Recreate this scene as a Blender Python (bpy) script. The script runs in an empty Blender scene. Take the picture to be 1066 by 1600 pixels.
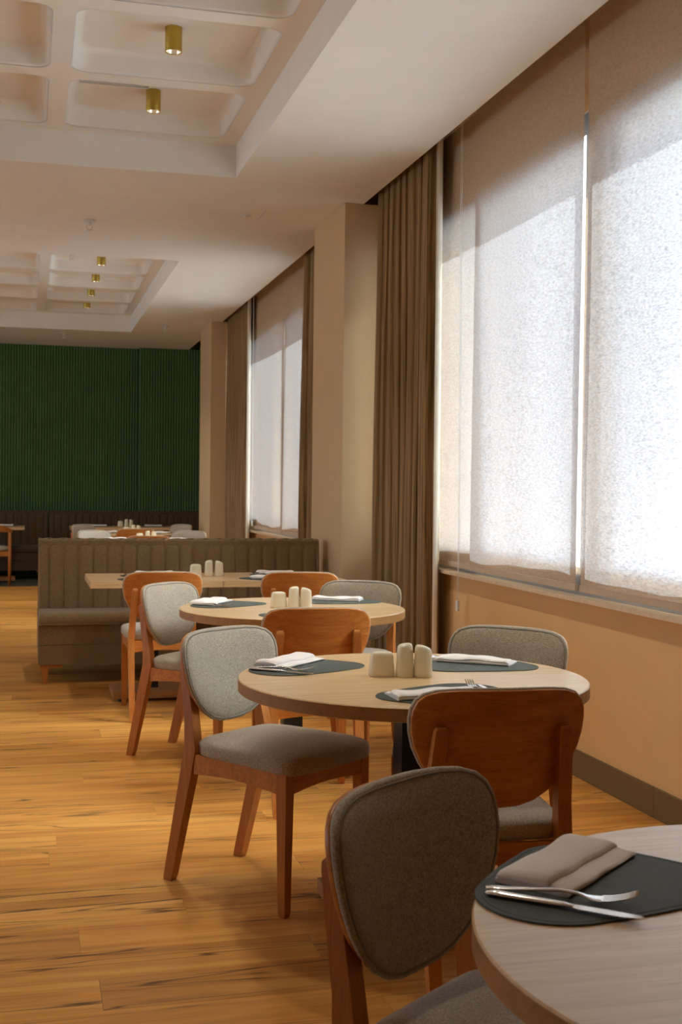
import bpy, bmesh, math, random
from mathutils import Vector, Matrix

C = bpy.context.scene.collection
R = math.radians
rnd = random.Random(7)
scene = bpy.context.scene

# ------------------------------------------------------------------ camera
cam = bpy.data.cameras.new('camera')
cam_o = bpy.data.objects.new('camera', cam)
C.objects.link(cam_o)
right = Vector((0.96770575, -0.25180255, 0.01187687))
up = Vector((-0.00649888, 0.02217889, 0.9997329))
fwd = Vector((0.25199871, 0.96752446, -0.0198262))
mw = Matrix((right, up, -fwd)).transposed().to_4x4()
mw.translation = Vector((0, 0, 1.27))
cam_o.matrix_world = mw
cam.sensor_fit = 'VERTICAL'
cam.sensor_height = 36.0
cam.sensor_width = 24.0
cam.lens = 1884.6 / 1600 * 36.0
cam.dof.use_dof = True
cam.dof.focus_distance = 3.6
cam.dof.aperture_fstop = 11
scene.camera = cam_o

# ------------------------------------------------------------------ light
world = bpy.data.worlds.new('world')
scene.world = world
world.use_nodes = True
wn = world.node_tree.nodes
wn['Background'].inputs[0].default_value = (0.82, 0.90, 1.03, 1)
wn['Background'].inputs[1].default_value = 1.85

sun = bpy.data.lights.new('sun', 'SUN')
sun.energy = 24.5
sun.angle = R(0.6)
sun.color = (1.0, 0.99, 0.955)
sun_o = bpy.data.objects.new('sun', sun)
C.objects.link(sun_o)
sun_dir = Vector((-1.0, 0.42, -1.24)).normalized()
sun_o.rotation_euler = sun_dir.to_track_quat('-Z', 'Y').to_euler()
sun_o.location = (8, -2, 9)

# light portals in the window openings (they only guide the sky sampling)
for (x, y0, y1, z0, z1, sx) in ((-6.25, 3.6, 6.6, .55, 2.95, 1), (-6.25, 7.8, 10.8, .55, 2.95, 1), (-6.25, 12.0, 15.0, .55, 2.95, 1),
                                (2.66, 2.30, 7.93, .78, 2.945, -1), (2.66, 8.83, 14.05, .78, 2.945, -1)):
    L = bpy.data.lights.new('window_portal', 'AREA'); L.shape = 'RECTANGLE'
    L.size = y1 - y0; L.size_y = z1 - z0; L.cycles.is_portal = True
    lo = bpy.data.objects.new('window_portal', L); C.objects.link(lo)
    lo.location = (x, (y0 + y1) / 2, (z0 + z1) / 2)
    lo.rotation_euler = Vector((sx, 0, 0)).to_track_quat('-Z', 'Z').to_euler()

vs = scene.view_settings
vs.view_transform = 'Standard'
vs.look = 'None'
vs.exposure = 0.96
vs.gamma = 1.0
vs.use_curve_mapping = False
cy = scene.cycles
cy.use_denoising = True
cy.max_bounces = 10
cy.diffuse_bounces = 6
cy.glossy_bounces = 4
cy.transmission_bounces = 6
cy.transparent_max_bounces = 12
cy.sample_clamp_indirect = 6.0
cy.caustics_reflective = False
cy.caustics_refractive = True

# ------------------------------------------------------------------ materials
def new_mat(name):
    m = bpy.data.materials.new(name); m.use_nodes = True
    nt = m.node_tree; nt.nodes.clear()
    out = nt.nodes.new('ShaderNodeOutputMaterial')
    return m, nt, out

def nd(nt, typ, **kw):
    n = nt.nodes.new(typ)
    for k, v in kw.items():
        if k.startswith('i_'):
            key = k[2:]
            key = int(key) if key.isdigit() else key.replace('_', ' ')
            n.inputs[key].default_value = v
        else:
            setattr(n, k, v)
    return n

def principled(nt, out, col=(.5, .5, .5), rough=.5, metal=0, spec=.5, coat=0):
    b = nt.nodes.new('ShaderNodeBsdfPrincipled')
    b.inputs['Base Color'].default_value = (*col, 1)
    b.inputs['Roughness'].default_value = rough
    b.inputs['Metallic'].default_value = metal
    b.inputs['Specular IOR Level'].default_value = spec
    b.inputs['Coat Weight'].default_value = coat
    b.inputs['Coat Roughness'].default_value = .26
    nt.links.new(b.outputs[0], out.inputs[0])
    return b

def coords(nt, scale, kind='Object', rand=0.0):
    """object or world coordinates, scaled, shifted by a random amount for each object"""
    if kind == 'World':
        src = nt.nodes.new('ShaderNodeNewGeometry').outputs['Position']
    else:
        src = nt.nodes.new('ShaderNodeTexCoord').outputs['Object']
    if rand:
        oi = nt.nodes.new('ShaderNodeObjectInfo')
        ml = nd(nt, 'ShaderNodeMath', operation='MULTIPLY'); ml.inputs[1].default_value = rand
        nt.links.new(oi.outputs['Random'], ml.inputs[0])
        add = nd(nt, 'ShaderNodeVectorMath', operation='ADD')
        nt.links.new(src, add.inputs[0]); nt.links.new(ml.outputs[0], add.inputs[1])
        src = add.outputs[0]
    mp = nt.nodes.new('ShaderNodeMapping')
    mp.inputs['Scale'].default_value = scale
    nt.links.new(src, mp.inputs[0])
    return mp.outputs[0]

def noise(nt, vec, scale=5, detail=4, rough=.55, dist=0.0):
    n = nt.nodes.new('ShaderNodeTexNoise')
    n.inputs['Scale'].default_value = scale
    n.inputs['Detail'].default_value = detail
    n.inputs['Roughness'].default_value = rough
    n.inputs['Distortion'].default_value = dist
    nt.links.new(vec, n.inputs['Vector'])
    return n.outputs['Fac']

def ramp(nt, fac, stops):
    r = nt.nodes.new('ShaderNodeValToRGB')
    el = r.color_ramp.elements
    while len(el) < len(stops): el.new(0.5)
    for e, (p, c) in zip(el, stops):
        e.position = p
        e.color = (*c, 1) if len(c) == 3 else c
    nt.links.new(fac, r.inputs[0])
    return r.outputs[0]

def mix(nt, fac, a, b, mode='MIX'):
    m = nt.nodes.new('ShaderNodeMix'); m.data_type = 'RGBA'; m.blend_type = mode
    for sock, v in ((m.inputs[0], fac), (m.inputs[6], a), (m.inputs[7], b)):
        if hasattr(v, 'is_output'): nt.links.new(v, sock)
        elif isinstance(v, tuple): sock.default_value = (*v, 1) if len(v) == 3 else v
        else: sock.default_value = v
    return m.outputs[2]

def bump(nt, b, height, strength=.2, dist=.002):
    n = nt.nodes.new('ShaderNodeBump')
    n.inputs['Strength'].default_value = strength
    n.inputs['Distance'].default_value = dist
    nt.links.new(height, n.inputs['Height'])
    nt.links.new(n.outputs[0], b.inputs['Normal'])

def wood(name, light, dark, axis=0, rough=.42, spec=.4, kind='Object', rand=7.0, cross=34.0, along=1.6, coat=0.0):
    m, nt, out = new_mat(name)
    b = principled(nt, out, light, rough, spec=spec, coat=coat)
    sc = [cross, cross, cross]; sc[axis] = along
    v = coords(nt, sc, kind, rand)
    f = noise(nt, v, 1.0, 6, .62, 1.2)
    col = ramp(nt, f, [(.28, dark), (.5, tuple((a + c) / 2 for a, c in zip(light, dark))), (.72, light)])
    sc2 = [cross * 9, cross * 9, cross * 9]; sc2[axis] = along * 5
    f2 = noise(nt, coords(nt, sc2, kind, rand), 1.0, 2, .5)
    pores = ramp(nt, f2, [(.30, (.74, .70, .66)), (.45, (1, 1, 1))])
    col = mix(nt, .7, col, pores, 'MULTIPLY')
    nt.links.new(col, b.inputs['Base Color'])
    bump(nt, b, f2, .12, .0006)
    return m

def fabric(name, c1, c2, scale=420, sheen=.25, rough=.95, kind='Object'):
    m, nt, out = new_mat(name)
    b = principled(nt, out, c1, rough, spec=.15)
    b.inputs['Sheen Weight'].default_value = sheen
    b.inputs['Sheen Roughness'].default_value = .5
    v = coords(nt, (1, 1, 1), kind)
    f = noise(nt, v, scale, 2, .6)
    g = noise(nt, v, 22, 3, .6)
    col = ramp(nt, f, [(.32, c2), (.68, c1)])
    col = mix(nt, .35, col, ramp(nt, g, [(.35, (.84, .83, .82)), (.65, (1, 1, 1))]), 'MULTIPLY')
    nt.links.new(col, b.inputs['Base Color'])
    bump(nt, b, f, .35, .0008)
    return m

def plain(name, col, rough=.6, metal=0, spec=.4, amount=.06, scale=3.0, bstr=.05):
    m, nt, out = new_mat(name)
    b = principled(nt, out, col, rough, metal, spec)
    v = coords(nt, (1, 1, 1), 'World')
    f = noise(nt, v, scale, 4, .6)
    lo = tuple(c * (1 - amount) for c in col); hi = tuple(min(1, c * (1 + amount)) for c in col)
    nt.links.new(ramp(nt, f, [(.3, lo), (.7, hi)]), b.inputs['Base Color'])
    if bstr: bump(nt, b, noise(nt, v, 260, 2, .5), bstr, .001)
    return m

M = {}
M['ceiling'] = plain('ceiling_paint', (.86, .85, .81), .85, spec=.15, amount=.02)
M['wall'] = plain('beige_wall_paint', (.74, .49, .235), .75, spec=.2, amount=.03, bstr=.15)
M['pillar'] = plain('pillar_paint', (.64, .47, .27), .8, spec=.15, amount=.02, bstr=.1)
M['base'] = plain('brown_baseboard_paint', (.15, .105, .048), .4, amount=.05)
M['sill'] = plain('beige_stone', (.66, .53, .37), .35, amount=.1, scale=30)
M['frame'] = plain('grey_aluminium', (.30, .32, .35), .35, metal=.3, amount=.03)
M['white_reveal'] = plain('white_reveal_paint', (.8, .79, .76), .6, amount=.02)
M['black_metal'] = plain('black_powder_coat', (.012, .012, .014), .4, amount=.1)
M['carpet'] = plain('dark_carpet', (.050, .052, .036), .95, amount=.25, scale=60)
M['brass'] = plain('brushed_brass', (.52, .38, .07), .38, metal=.75, amount=.05, scale=40)
M['white_plastic'] = plain('white_plastic', (.75, .74, .70), .4, amount=.02)
M['chrome'] = plain('polished_steel', (.82, .81, .79), .13, metal=1, amount=.02, bstr=0)
M['cream'] = plain('cream_ceramic', (.76, .70, .53), .22, spec=.5, amount=.02, bstr=0)
M['napkin'] = fabric('cotton_napkin', (.93, .90, .87), (.85, .81, .78), 700, .1)
M['outside'] = plain('pale_ground', (.44, .48, .51), .9)
M['leather'] = plain('dark_green_leather', (.060, .070, .060), .6, spec=.3, amount=.12, scale=90, bstr=.25)
M['seat_fabric'] = fabric('grey_beige_weave', (.53, .465, .365), (.25, .215, .165), 300)
M['piping'] = fabric('grey_piping', (.30, .27, .22), (.20, .18, .14), 520, .1)
M['booth'] = fabric('brown_weave', (.31, .21, .105), (.15, .10, .050), 260, .15)
M['booth_dark'] = fabric('dark_brown_weave', (.13, .085, .05), (.08, .05, .03), 420, .1)
M['chair_wood'] = wood('orange_ash', (.53, .205, .042), (.36, .115, .022), 2)
M['chair_shell'] = wood('orange_ash_veneer', (.61, .245, .052), (.38, .12, .022), 0, cross=30, along=3.0, rough=.36)
M['top_wood'] = wood('pale_oak_top', (.82, .58, .31), (.64, .42, .20), 0, rough=.38, spec=.6, cross=26, along=1.3, coat=.6)
M['shaded_edge_wood'] = wood('oak_shaded_edge', (.42, .225, .078), (.31, .16, .055), 0, rough=.4, cross=26, along=3)  # darker oak: the shade on the table edges is put into the colour
M['plinth_wood'] = wood('oak_plinth', (.42, .20, .07), (.28, .13, .045), 0, rough=.45)

# floor planks: oak with dark cracks and knots, each plank its own tone
m, nt, out = new_mat('rustic_oak_plank')
b = principled(nt, out, (.5, .3, .12), .42, spec=.28)
v = coords(nt, (.9, 11, 11), 'World', 30.0)
f = noise(nt, v, 1.0, 7, .62, .9)
base = ramp(nt, f, [(.30, (.46, .185, .032)), (.50, (.66, .315, .068)), (.72, (.80, .44, .12))])
fine = noise(nt, coords(nt, (9, 260, 260), 'World', 30.0), 1.0, 3, .6)
base = mix(nt, .55, base, ramp(nt, fine, [(.30, (.86, .82, .76)), (.50, (1, 1, 1))]), 'MULTIPLY')
oi = nd(nt, 'ShaderNodeObjectInfo')
tone = ramp(nt, oi.outputs['Random'], [(0, (.72, .66, .60)), (.35, (.94, .90, .86)), (.7, (1.0, 1.0, 1.0)), (1, (.88, .90, .92))])
base = mix(nt, .85, base, tone, 'MULTIPLY')
# long thin cracks: where a stretched noise crosses its middle, gated by a second noise
cr = noise(nt, coords(nt, (.55, 9.0, 9.0), 'World', 30.0), 1.0, 3, .55, .6)
cr_line = ramp(nt, cr, [(.485, (0, 0, 0)), (.4985, (1, 1, 1)), (.5015, (1, 1, 1)), (.515, (0, 0, 0))])
gate = ramp(nt, noise(nt, coords(nt, (1.3, 5.0, 5.0), 'World', 57.0), 1.0, 2, .5), [(.46, (0, 0, 0)), (.55, (1, 1, 1))])
crm = mix(nt, 1.0, cr_line, gate, 'MULTIPLY')
base = mix(nt, crm, base, (.11, .045, .014))
smear = ramp(nt, noise(nt, coords(nt, (1.4, 16.0, 16.0), 'World', 91.0), 1.0, 3, .6, .4), [(.60, (0, 0, 0)), (.78, (.75, .75, .75))])
base = mix(nt, smear, base, (.20, .085, .026))
nt.links.new(base, b.inputs['Base Color'])
bump(nt, b, fine, .10, .0006)
M['plank'] = m

# fluted green wall
M['green'] = plain('deep_green_paint', (.075, .165, .058), .55, spec=.3, amount=.08)

# curtain: brown with fine vertical stripes
m, nt, out = new_mat('brown_striped_curtain')
b = principled(nt, out, (.3, .2, .1), .9, spec=.12)
b.inputs['Sheen Weight'].default_value = .2
uv = nt.nodes.new('ShaderNodeUVMap')
mp = nt.nodes.new('ShaderNodeMapping'); mp.inputs['Scale'].default_value = (1, .012, 1)
nt.links.new(uv.outputs[0], mp.inputs[0])
f = noise(nt, mp.outputs[0], 110, 3, .7)
col = ramp(nt, f, [(.38, (.105, .058, .020)), (.60, (.34, .21, .088))])
nt.links.new(col, b.inputs['Base Color'])
bump(nt, b, f, .4, .003)
M['curtain'] = m
M['lining'] = fabric('cream_lining', (.80, .74, .62), (.72, .66, .54), 600, .1)

# roller blind: woven cloth that lets the daylight through
TRL, FWD = .072, .43
def blind_mat():
    m, nt, out = new_mat('woven_blind_cloth')
    geo = nt.nodes.new('ShaderNodeNewGeometry')
    mp = nt.nodes.new('ShaderNodeMapping'); mp.inputs['Scale'].default_value = (1, .40, 1.7)
    mp.inputs['Rotation'].default_value = (R(4), 0, 0)
    nt.links.new(geo.outputs['Position'], mp.inputs[0])
    f = noise(nt, mp.outputs[0], 100, 4, .75, .3)
    tc = ramp(nt, f, [(.38, (.38, .42, .47)), (.50, (.80, .86, .92)), (.62, (.94, .98, 1.0))])
    dc = ramp(nt, f, [(.30, (.74, .52, .34)), (.72, (.90, .68, .47))])
    d = nd(nt, 'ShaderNodeBsdfDiffuse'); nt.links.new(dc, d.inputs[0])
    t = nd(nt, 'ShaderNodeBsdfTranslucent'); nt.links.new(tc, t.inputs[0])
    mx = nd(nt, 'ShaderNodeMixShader'); mx.inputs[0].default_value = TRL
    nt.links.new(d.outputs[0], mx.inputs[1]); nt.links.new(t.outputs[0], mx.inputs[2])
    # the open weave scatters most of the light onwards in its own direction
    rf = nd(nt, 'ShaderNodeBsdfRefraction'); rf.inputs['IOR'].default_value = 1.22; rf.inputs['Roughness'].default_value = .8
    nt.links.new(tc, rf.inputs[0])
    m2 = nd(nt, 'ShaderNodeMixShader'); m2.inputs[0].default_value = FWD
    nt.links.new(mx.outputs[0], m2.inputs[1]); nt.links.new(rf.outputs[0], m2.inputs[2])
    nt.links.new(m2.outputs[0], out.inputs[0])
    return m
M['blind'] = blind_mat()
M['blind_hem'] = fabric('blind_hem_cloth', (.56, .45, .34), (.48, .38, .28), 500, .1)

m, nt, out = new_mat('window_glass')
tr = nd(nt, 'ShaderNodeBsdfTransparent'); tr.inputs[0].default_value = (.93, .95, .95, 1)
gl = nd(nt, 'ShaderNodeBsdfGlossy'); gl.inputs['Roughness'].default_value = .02
vn = noise(nt, coords(nt, (1, 1, 1), 'World'), 2.0, 2, .5)
cr2 = ramp(nt, vn, [(0, (.95, .97, .97)), (1, (1, 1, 1))]); nt.links.new(cr2, gl.inputs[0])
mx = nd(nt, 'ShaderNodeMixShader')
mx.inputs[0].default_value = .05; nt.links.new(tr.outputs[0], mx.inputs[1]); nt.links.new(gl.outputs[0], mx.inputs[2])
nt.links.new(mx.outputs[0], out.inputs[0])
M['glass'] = m

m, nt, out = new_mat('lamp_reflector')
b = principled(nt, out, (.9, .88, .8), .15, metal=.9)
b.inputs['Emission Color'].default_value = (1, .86, .62, 1)
b.inputs['Emission Strength'].default_value = .12
M['reflector'] = m

# ------------------------------------------------------------------ mesh helpers
def finish(bm, name, mat, parent=None, loc=None, rot=None, smooth=False, bevel=0.0, bseg=1, angle=None):
    if bevel:
        es = [e for e in bm.edges if len(e.link_faces) == 2 and e.calc_face_angle(0) > R(35)]
        bmesh.ops.bevel(bm, geom=es, offset=bevel, segments=bseg, profile=.6, affect='EDGES', clamp_overlap=True)
    bmesh.ops.recalc_face_normals(bm, faces=bm.faces)
    me = bpy.data.meshes.new(name)
    bm.to_mesh(me); bm.free()
    if smooth:
        for p in me.polygons: p.use_smooth = True
    mats = mat if isinstance(mat, list) else [mat]
    for mm in mats: me.materials.append(mm)
    if smooth and angle:
        try: me.set_sharp_from_angle(angle=R(angle))
        except Exception: pass
    return link(me, name, parent, loc, rot)

def link(me, name, parent=None, loc=None, rot=None):
    o = bpy.data.objects.new(name, me)
    C.objects.link(o)
    if parent: o.parent = parent
    if loc is not None: o.location = loc
    if rot is not None: o.rotation_euler = rot
    return o

def empty(name, loc=(0, 0, 0), rz=0):
    o = bpy.data.objects.new(name, None); C.objects.link(o)
    o.empty_display_size = .1
    o.location = loc; o.rotation_euler = (0, 0, rz)
    return o

def tag(o, label, cat, group=None):
    o['label'] = label; o['category'] = cat
    if group: o['group'] = group
    return o

def structure(o):
    o['kind'] = 'structure'; return o

def copy_tree(o, parent=None):
    c = o.copy(); C.objects.link(c)
    if parent: c.parent = parent
    for ch in list(o.children): copy_tree(ch, c)
    return c

def box(bm, x0, x1, y0, y1, z0, z1):
    vs = [bm.verts.new(p) for p in ((x0, y0, z0), (x1, y0, z0), (x1, y1, z0), (x0, y1, z0),
                                    (x0, y0, z1), (x1, y0, z1), (x1, y1, z1), (x0, y1, z1))]
    for f in ((0, 3, 2, 1), (4, 5, 6, 7), (0, 1, 5, 4), (1, 2, 6, 5), (2, 3, 7, 6), (3, 0, 4, 7)):
        bm.faces.new([vs[i] for i in f])
    return vs

def new(): return bmesh.new()

def loft(bm, rings, cap=True, close=True):
    """rings: lists of equal length of points; bridged in order"""
    vr = [[bm.verts.new(p) for p in r] for r in rings]
    n = len(vr[0])
    for a, b_ in zip(vr, vr[1:]):
        for i in range(n if close else n - 1):
            j = (i + 1) % n
            bm.faces.new((a[i], a[j], b_[j], b_[i]))
    if cap:
        bm.faces.new(list(reversed(vr[0]))); bm.faces.new(vr[-1])
    return vr

def lathe(bm, prof, seg=24, c=(0, 0, 0), cap=True):
    rings = [[(c[0] + r * math.cos(2 * math.pi * i / seg), c[1] + r * math.sin(2 * math.pi * i / seg), c[2] + z)
              for i in range(seg)] for r, z in prof]
    return loft(bm, rings, cap)

def tube(bm, pts, r, seg=8, closed=False):
    pts = [Vector(p) for p in pts]
    rings = []
    n = len(pts)
    for i, p in enumerate(pts):
        a = pts[(i - 1) % n] if (closed or i) else p
        c_ = pts[(i + 1) % n] if (closed or i < n - 1) else p
        t = (c_ - a).normalized()
        u = t.cross(Vector((0, 0, 1)))
        if u.length < .05: u = t.cross(Vector((0, 1, 0)))
        u.normalize(); w = t.cross(u)
        rr = r[i] if isinstance(r, (list, tuple)) else r
        rings.append([p + (u * math.cos(2 * math.pi * k / seg) + w * math.sin(2 * math.pi * k / seg)) * rr for k in range(seg)])
    if closed: rings.append(rings[0])
    if closed:
        vr = [[bm.verts.new(q) for q in rg] for rg in rings[:-1]]
        vr.append(vr[0])
        for a, b_ in zip(vr, vr[1:]):
            for k in range(seg):
                bm.faces.new((a[k], a[(k + 1) % seg], b_[(k + 1) % seg], b_[k]))
    else: loft(bm, rings)

def bar(bm, stations):
    """square bar: stations of (centre x, y, z, half width x, half depth y)"""
    loft(bm, [[(x - a, y - d, z), (x + a, y - d, z), (x + a, y + d, z), (x - a, y + d, z)] for x, y, z, a, d in stations])

# ------------------------------------------------------------------ room
XW, H, YB = 2.38, 3.20, 17.25          # window wall, ceiling, back wall
XL, YN = -6.0, -5.0
PILL = [(1.40, 2.30), (7.93, 8.83), (14.05, 14.95)]
WINS = [(2.30, 7.93), (8.83, 14.05)]

# floor: a screed with the oak planks on it
bm = new(); box(bm, XL, XW + .3, YN, YB + .1, -.12, -.014)
floor = structure(finish(bm, 'floor', M['plinth_wood']))
PW, PL = .19, 1.42
joint = {0: .187, 2: .15, 3: .47, 6: .08, 15: .27, -1: -.55, 1: .78, 4: -.2, 5: .9}
cache = {}
rest = new()
k0 = int(math.floor((YN - 2.94) / PW)) + 1
k = k0
while 2.94 + PW * (k + 1) < 15.62:
    y0 = 2.94 + PW * k
    j = joint.get(k, (k * .618 % 1) * PL - .4 + rnd.uniform(-.1, .1))
    x = j - PL * math.ceil((j - XL) / PL)
    while x < XW:
        a, b_ = max(x, XL), min(x + PL, XW)
        x += PL
        if b_ - a < .05: continue
        if b_ > -.03 * y0 - .12 and y0 > 2.35:
            L = round(b_ - a, 3)
            if L not in cache:
                q = new(); box(q, 0, L - .0005, 0, PW - .0006, -.014, 0)
                me = bpy.data.meshes.new('plank')
                es = [e for e in q.edges if all(v_.co.z > -.001 for v_ in e.verts)]
                bmesh.ops.bevel(q, geom=es, offset=.0004, segments=1, affect='EDGES')
                bmesh.ops.recalc_face_normals(q, faces=q.faces)
                q.to_mesh(me); q.free(); me.materials.append(M['plank'])
                cache[L] = me
            link(cache[L], 'plank', floor, (a, y0, 0))
        else:
            box(rest, a, b_ - .001, y0, y0 + PW - .001, -.014, 0)
    k += 1
yend = 2.94 + PW * k
o = finish(rest, 'plank', M['plank'], floor); o['kind'] = 'stuff'
bm = new(); box(bm, XL, XW + .3, yend + .004, YB, -.014, .002)
o = finish(bm, 'carpet', M['carpet'], floor)
bm = new(); box(bm, XL, XW, yend - .002, yend + .008, -.012, .0035)
finish(bm, 'threshold_strip', M['base'], floor)

# window wall
bm = new()
box(bm, XW, XW + .26, YN, YB, -.1, .786)
box(bm, XW, XW + .26, YN, YB, 2.945, 3.6)
for a, b_ in [(YN, 1.40)] + PILL + [(14.95, YB)]:
    box(bm, XW, XW + .26, a, b_, .786, 2.945)
structure(finish(bm, 'wall_right', M['wall']))
for a, b_ in PILL:
    bm = new(); box(bm, 2.07, XW - .0005, a, b_, -.01, 3.198)
    structure(finish(bm, 'pillar', M['pillar']))

# back wall: fluted green panelling, its right bay standing forward
bm = new(); box(bm, XL - .1, XW + .26, YB, YB + .2, -.1, 3.7)
wall_back = structure(finish(bm, 'wall_back', M['green']))
def fluted(x0, x1, y, pitch=.0375):
    bm = new(); n = int(round((x1 - x0) / pitch)); p = (x1 - x0) / n
    pts = []
    for i in range(n):
        x = x0 + i * p
        pts += [(x, y), (x + .08 * p, y - .012), (x + .3 * p, y - .019), (x + .6 * p, y - .019), (x + .82 * p, y - .012), (x + .9 * p, y)]
    pts.append((x1, y))
    lo = [bm.verts.new((a, b_, .001)) for a, b_ in pts]; hi = [bm.verts.new((a, b_, H - .002)) for a, b_ in pts]
    for i in range(len(pts) - 1): bm.faces.new((lo[i], lo[i + 1], hi[i + 1], hi[i]))
    back0 = bm.verts.new((x0, YB - .0005, .001)); back1 = bm.verts.new((x0, YB - .0005, H - .002))
    bm.faces.new((back0, lo[0], hi[0], back1))
    o = finish(bm, 'fluted_panel', M['green'], wall_back); o['kind'] = 'stuff'
fluted(XL, 1.51, YB - .004)
fluted(1.512, XW, YB - .16)

FILL_WINS = [(3.6, 6.6), (7.8, 10.8), (12.0, 15.0)]            # windows added in the left wall to brighten the room, outside the picture
bm = new()
box(bm, XL - .2, XL, YN, YB, -.1, .55); box(bm, XL - .2, XL, YN, YB, 2.95, 3.7)
for a, b_ in zip([YN] + [w[1] for w in FILL_WINS], [w[0] for w in FILL_WINS] + [YB]): box(bm, XL - .2, XL, a, b_, .55, 2.95)
structure(finish(bm, 'wall_left', M['wall']))
for i, (a, b_) in enumerate(FILL_WINS):
    w = structure(empty('window_%d' % (i + 3)))  # unseen opening, added to let in fill light
    bm = new(); box(bm, XL - .13, XL - .07, a, b_, .55, .63); box(bm, XL - .13, XL - .07, a, b_, 2.87, 2.95)
    for yy in (a, (a + b_) / 2 - .04, b_ - .08): box(bm, XL - .13, XL - .07, yy, yy + .08, .63, 2.87)
    finish(bm, 'window_frame', M['frame'], w)
    bm = new(); box(bm, XL - .103, XL - .097, a + .08, b_ - .08, .63, 2.87); finish(bm, 'pane', M['glass'], w)
bm = new(); box(bm, XL - .2, XW + .26, YN - .2, YN, -.1, 3.7); structure(finish(bm, 'wall_front', M['wall']))

# baseboard in lengths with a visible joint
bb = empty('baseboard_right'); structure(bb)
segs = [(YN, -1.9), (-1.897, 1.41), (2.30, 4.212), (4.215, 7.93), (8.83, 11.4), (11.403, 14.05), (14.95, 17.0)]
for a, b_ in segs:
    bm = new(); box(bm, XW - .012, XW - .0005, a, b_, .001, .119)
    finish(bm, 'board', M['base'], bb, bevel=.003)
for a, b_ in PILL:
    pass

# ceiling: lower plane with the openings of the coffers
COFX = (-.95, 1.25)
COFY = [(-5.4 + .6, -.4), (2.5, 7.5), (10.4, 15.4)]
bm = new()
XE = 2.20
def quad(bm, pts): return bm.faces.new([bm.verts.new(p) for p in pts])
def hplane(x0, x1, y0, y1, z): quad(bm, [(x0, y0, z), (x0, y1, z), (x1, y1, z), (x1, y0, z)])
hplane(XL, COFX[0], YN, YB, H); 
hplane(COFX[1], XE, YN, YB, H)
ys = [YN] + [v_ for p in COFY for v_ in p] + [YB]
for a, b_ in zip(ys[::2], ys[1::2]): hplane(COFX[0], COFX[1], a, b_, H)
H1, H2 = 3.40, 3.515
for y0, y1 in COFY:
    x0, x1 = COFX
    for p, q in (((x0, y0), (x1, y0)), ((x1, y0), (x1, y1)), ((x1, y1), (x0, y1)), ((x0, y1), (x0, y0))):
        quad(bm, [(*p, H), (*q, H), (*q, H1), (*p, H1)])
    n = 5; m_ = .12
    L = (y1 - y0 - m_ * (n + 1)) / n
    cols = [(-.85, .10), (.20, 1.15)]
    # tiles with rounded openings
    xs = [x0, .15, x1]
    for ci, (cx0, cx1) in enumerate(cols):
        tx0, tx1 = xs[ci], xs[ci + 1]
        for i in range(n):
            cy1 = y1 - m_ - i * (L + m_); cy0 = cy1 - L
            ty1 = y1 if i == 0 else cy1 + m_ / 2; ty0 = y0 if i == n - 1 else cy0 - m_ / 2
            r = .085; N = 8
            arc = []
            corners = [((cx1 - r, cy1 - r), 0), ((cx0 + r, cy1 - r), 90), ((cx0 + r, cy0 + r), 180), ((cx1 - r, cy0 + r), 270)]
            outer = [(tx1, ty1), (tx0, ty1), (tx0, ty0), (tx1, ty0)]
            ring = []
            for (c_, a0) in corners:
                ring.append([(c_[0] + r * math.cos(R(a0 + 90 * t / N)), c_[1] + r * math.sin(R(a0 + 90 * t / N))) for t in range(N + 1)])
            for qi in range(4):
                ov = (*outer[qi], H1)
                for t in range(N): quad(bm, [ov, (*ring[qi][t], H1), (*ring[qi][t + 1], H1)])
                nx = (qi + 1) % 4
                quad(bm, [ov, (*ring[qi][N], H1), (*ring[nx][0], H1), (*outer[nx], H1)])
            loop = [p for rg in ring for p in rg]
            # flared, softly rounded cell walls
            cxm, cym = (cx0 + cx1) / 2, (cy0 + cy1) / 2
            levels = [(0, H1), (.010, H1 + .003), (.016, H1 + .012), (.020, H2 - .03), (.032, H2 - .008), (.055, H2)]
            prev = None
            for ins, z in levels:
                sx = (cx1 - cx0 - 2 * ins) / (cx1 - cx0); sy = (cy1 - cy0 - 2 * ins) / (cy1 - cy0)
                cur = [bm.verts.new((cxm + (p[0] - cxm) * sx, cym + (p[1] - cym) * sy, z)) for p in loop]
                if prev:
                    for t in range(len(loop)):
                        u = (t + 1) % len(loop)
                        f_ = bm.faces.new((prev[t], prev[u], cur[u], cur[t])); f_.smooth = True
                prev = cur
            bm.faces.new(prev)
# curtain pocket along the windows
quad(bm, [(XE, YN, H), (XE, YB, H), (XE, YB, 3.40), (XE, YN, 3.40)])
hplane(XE, XW + .02, YN, YB, 3.40)
hplane(XL - .1, XW + .3, YN - .1, YB + .2, 3.72)
bmesh.ops.remove_doubles(bm, verts=bm.verts, dist=1e-5)
me = bpy.data.meshes.new('ceiling'); bm.to_mesh(me); bm.free(); me.materials.append(M['ceiling'])
structure(link(me, 'ceiling'))

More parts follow.
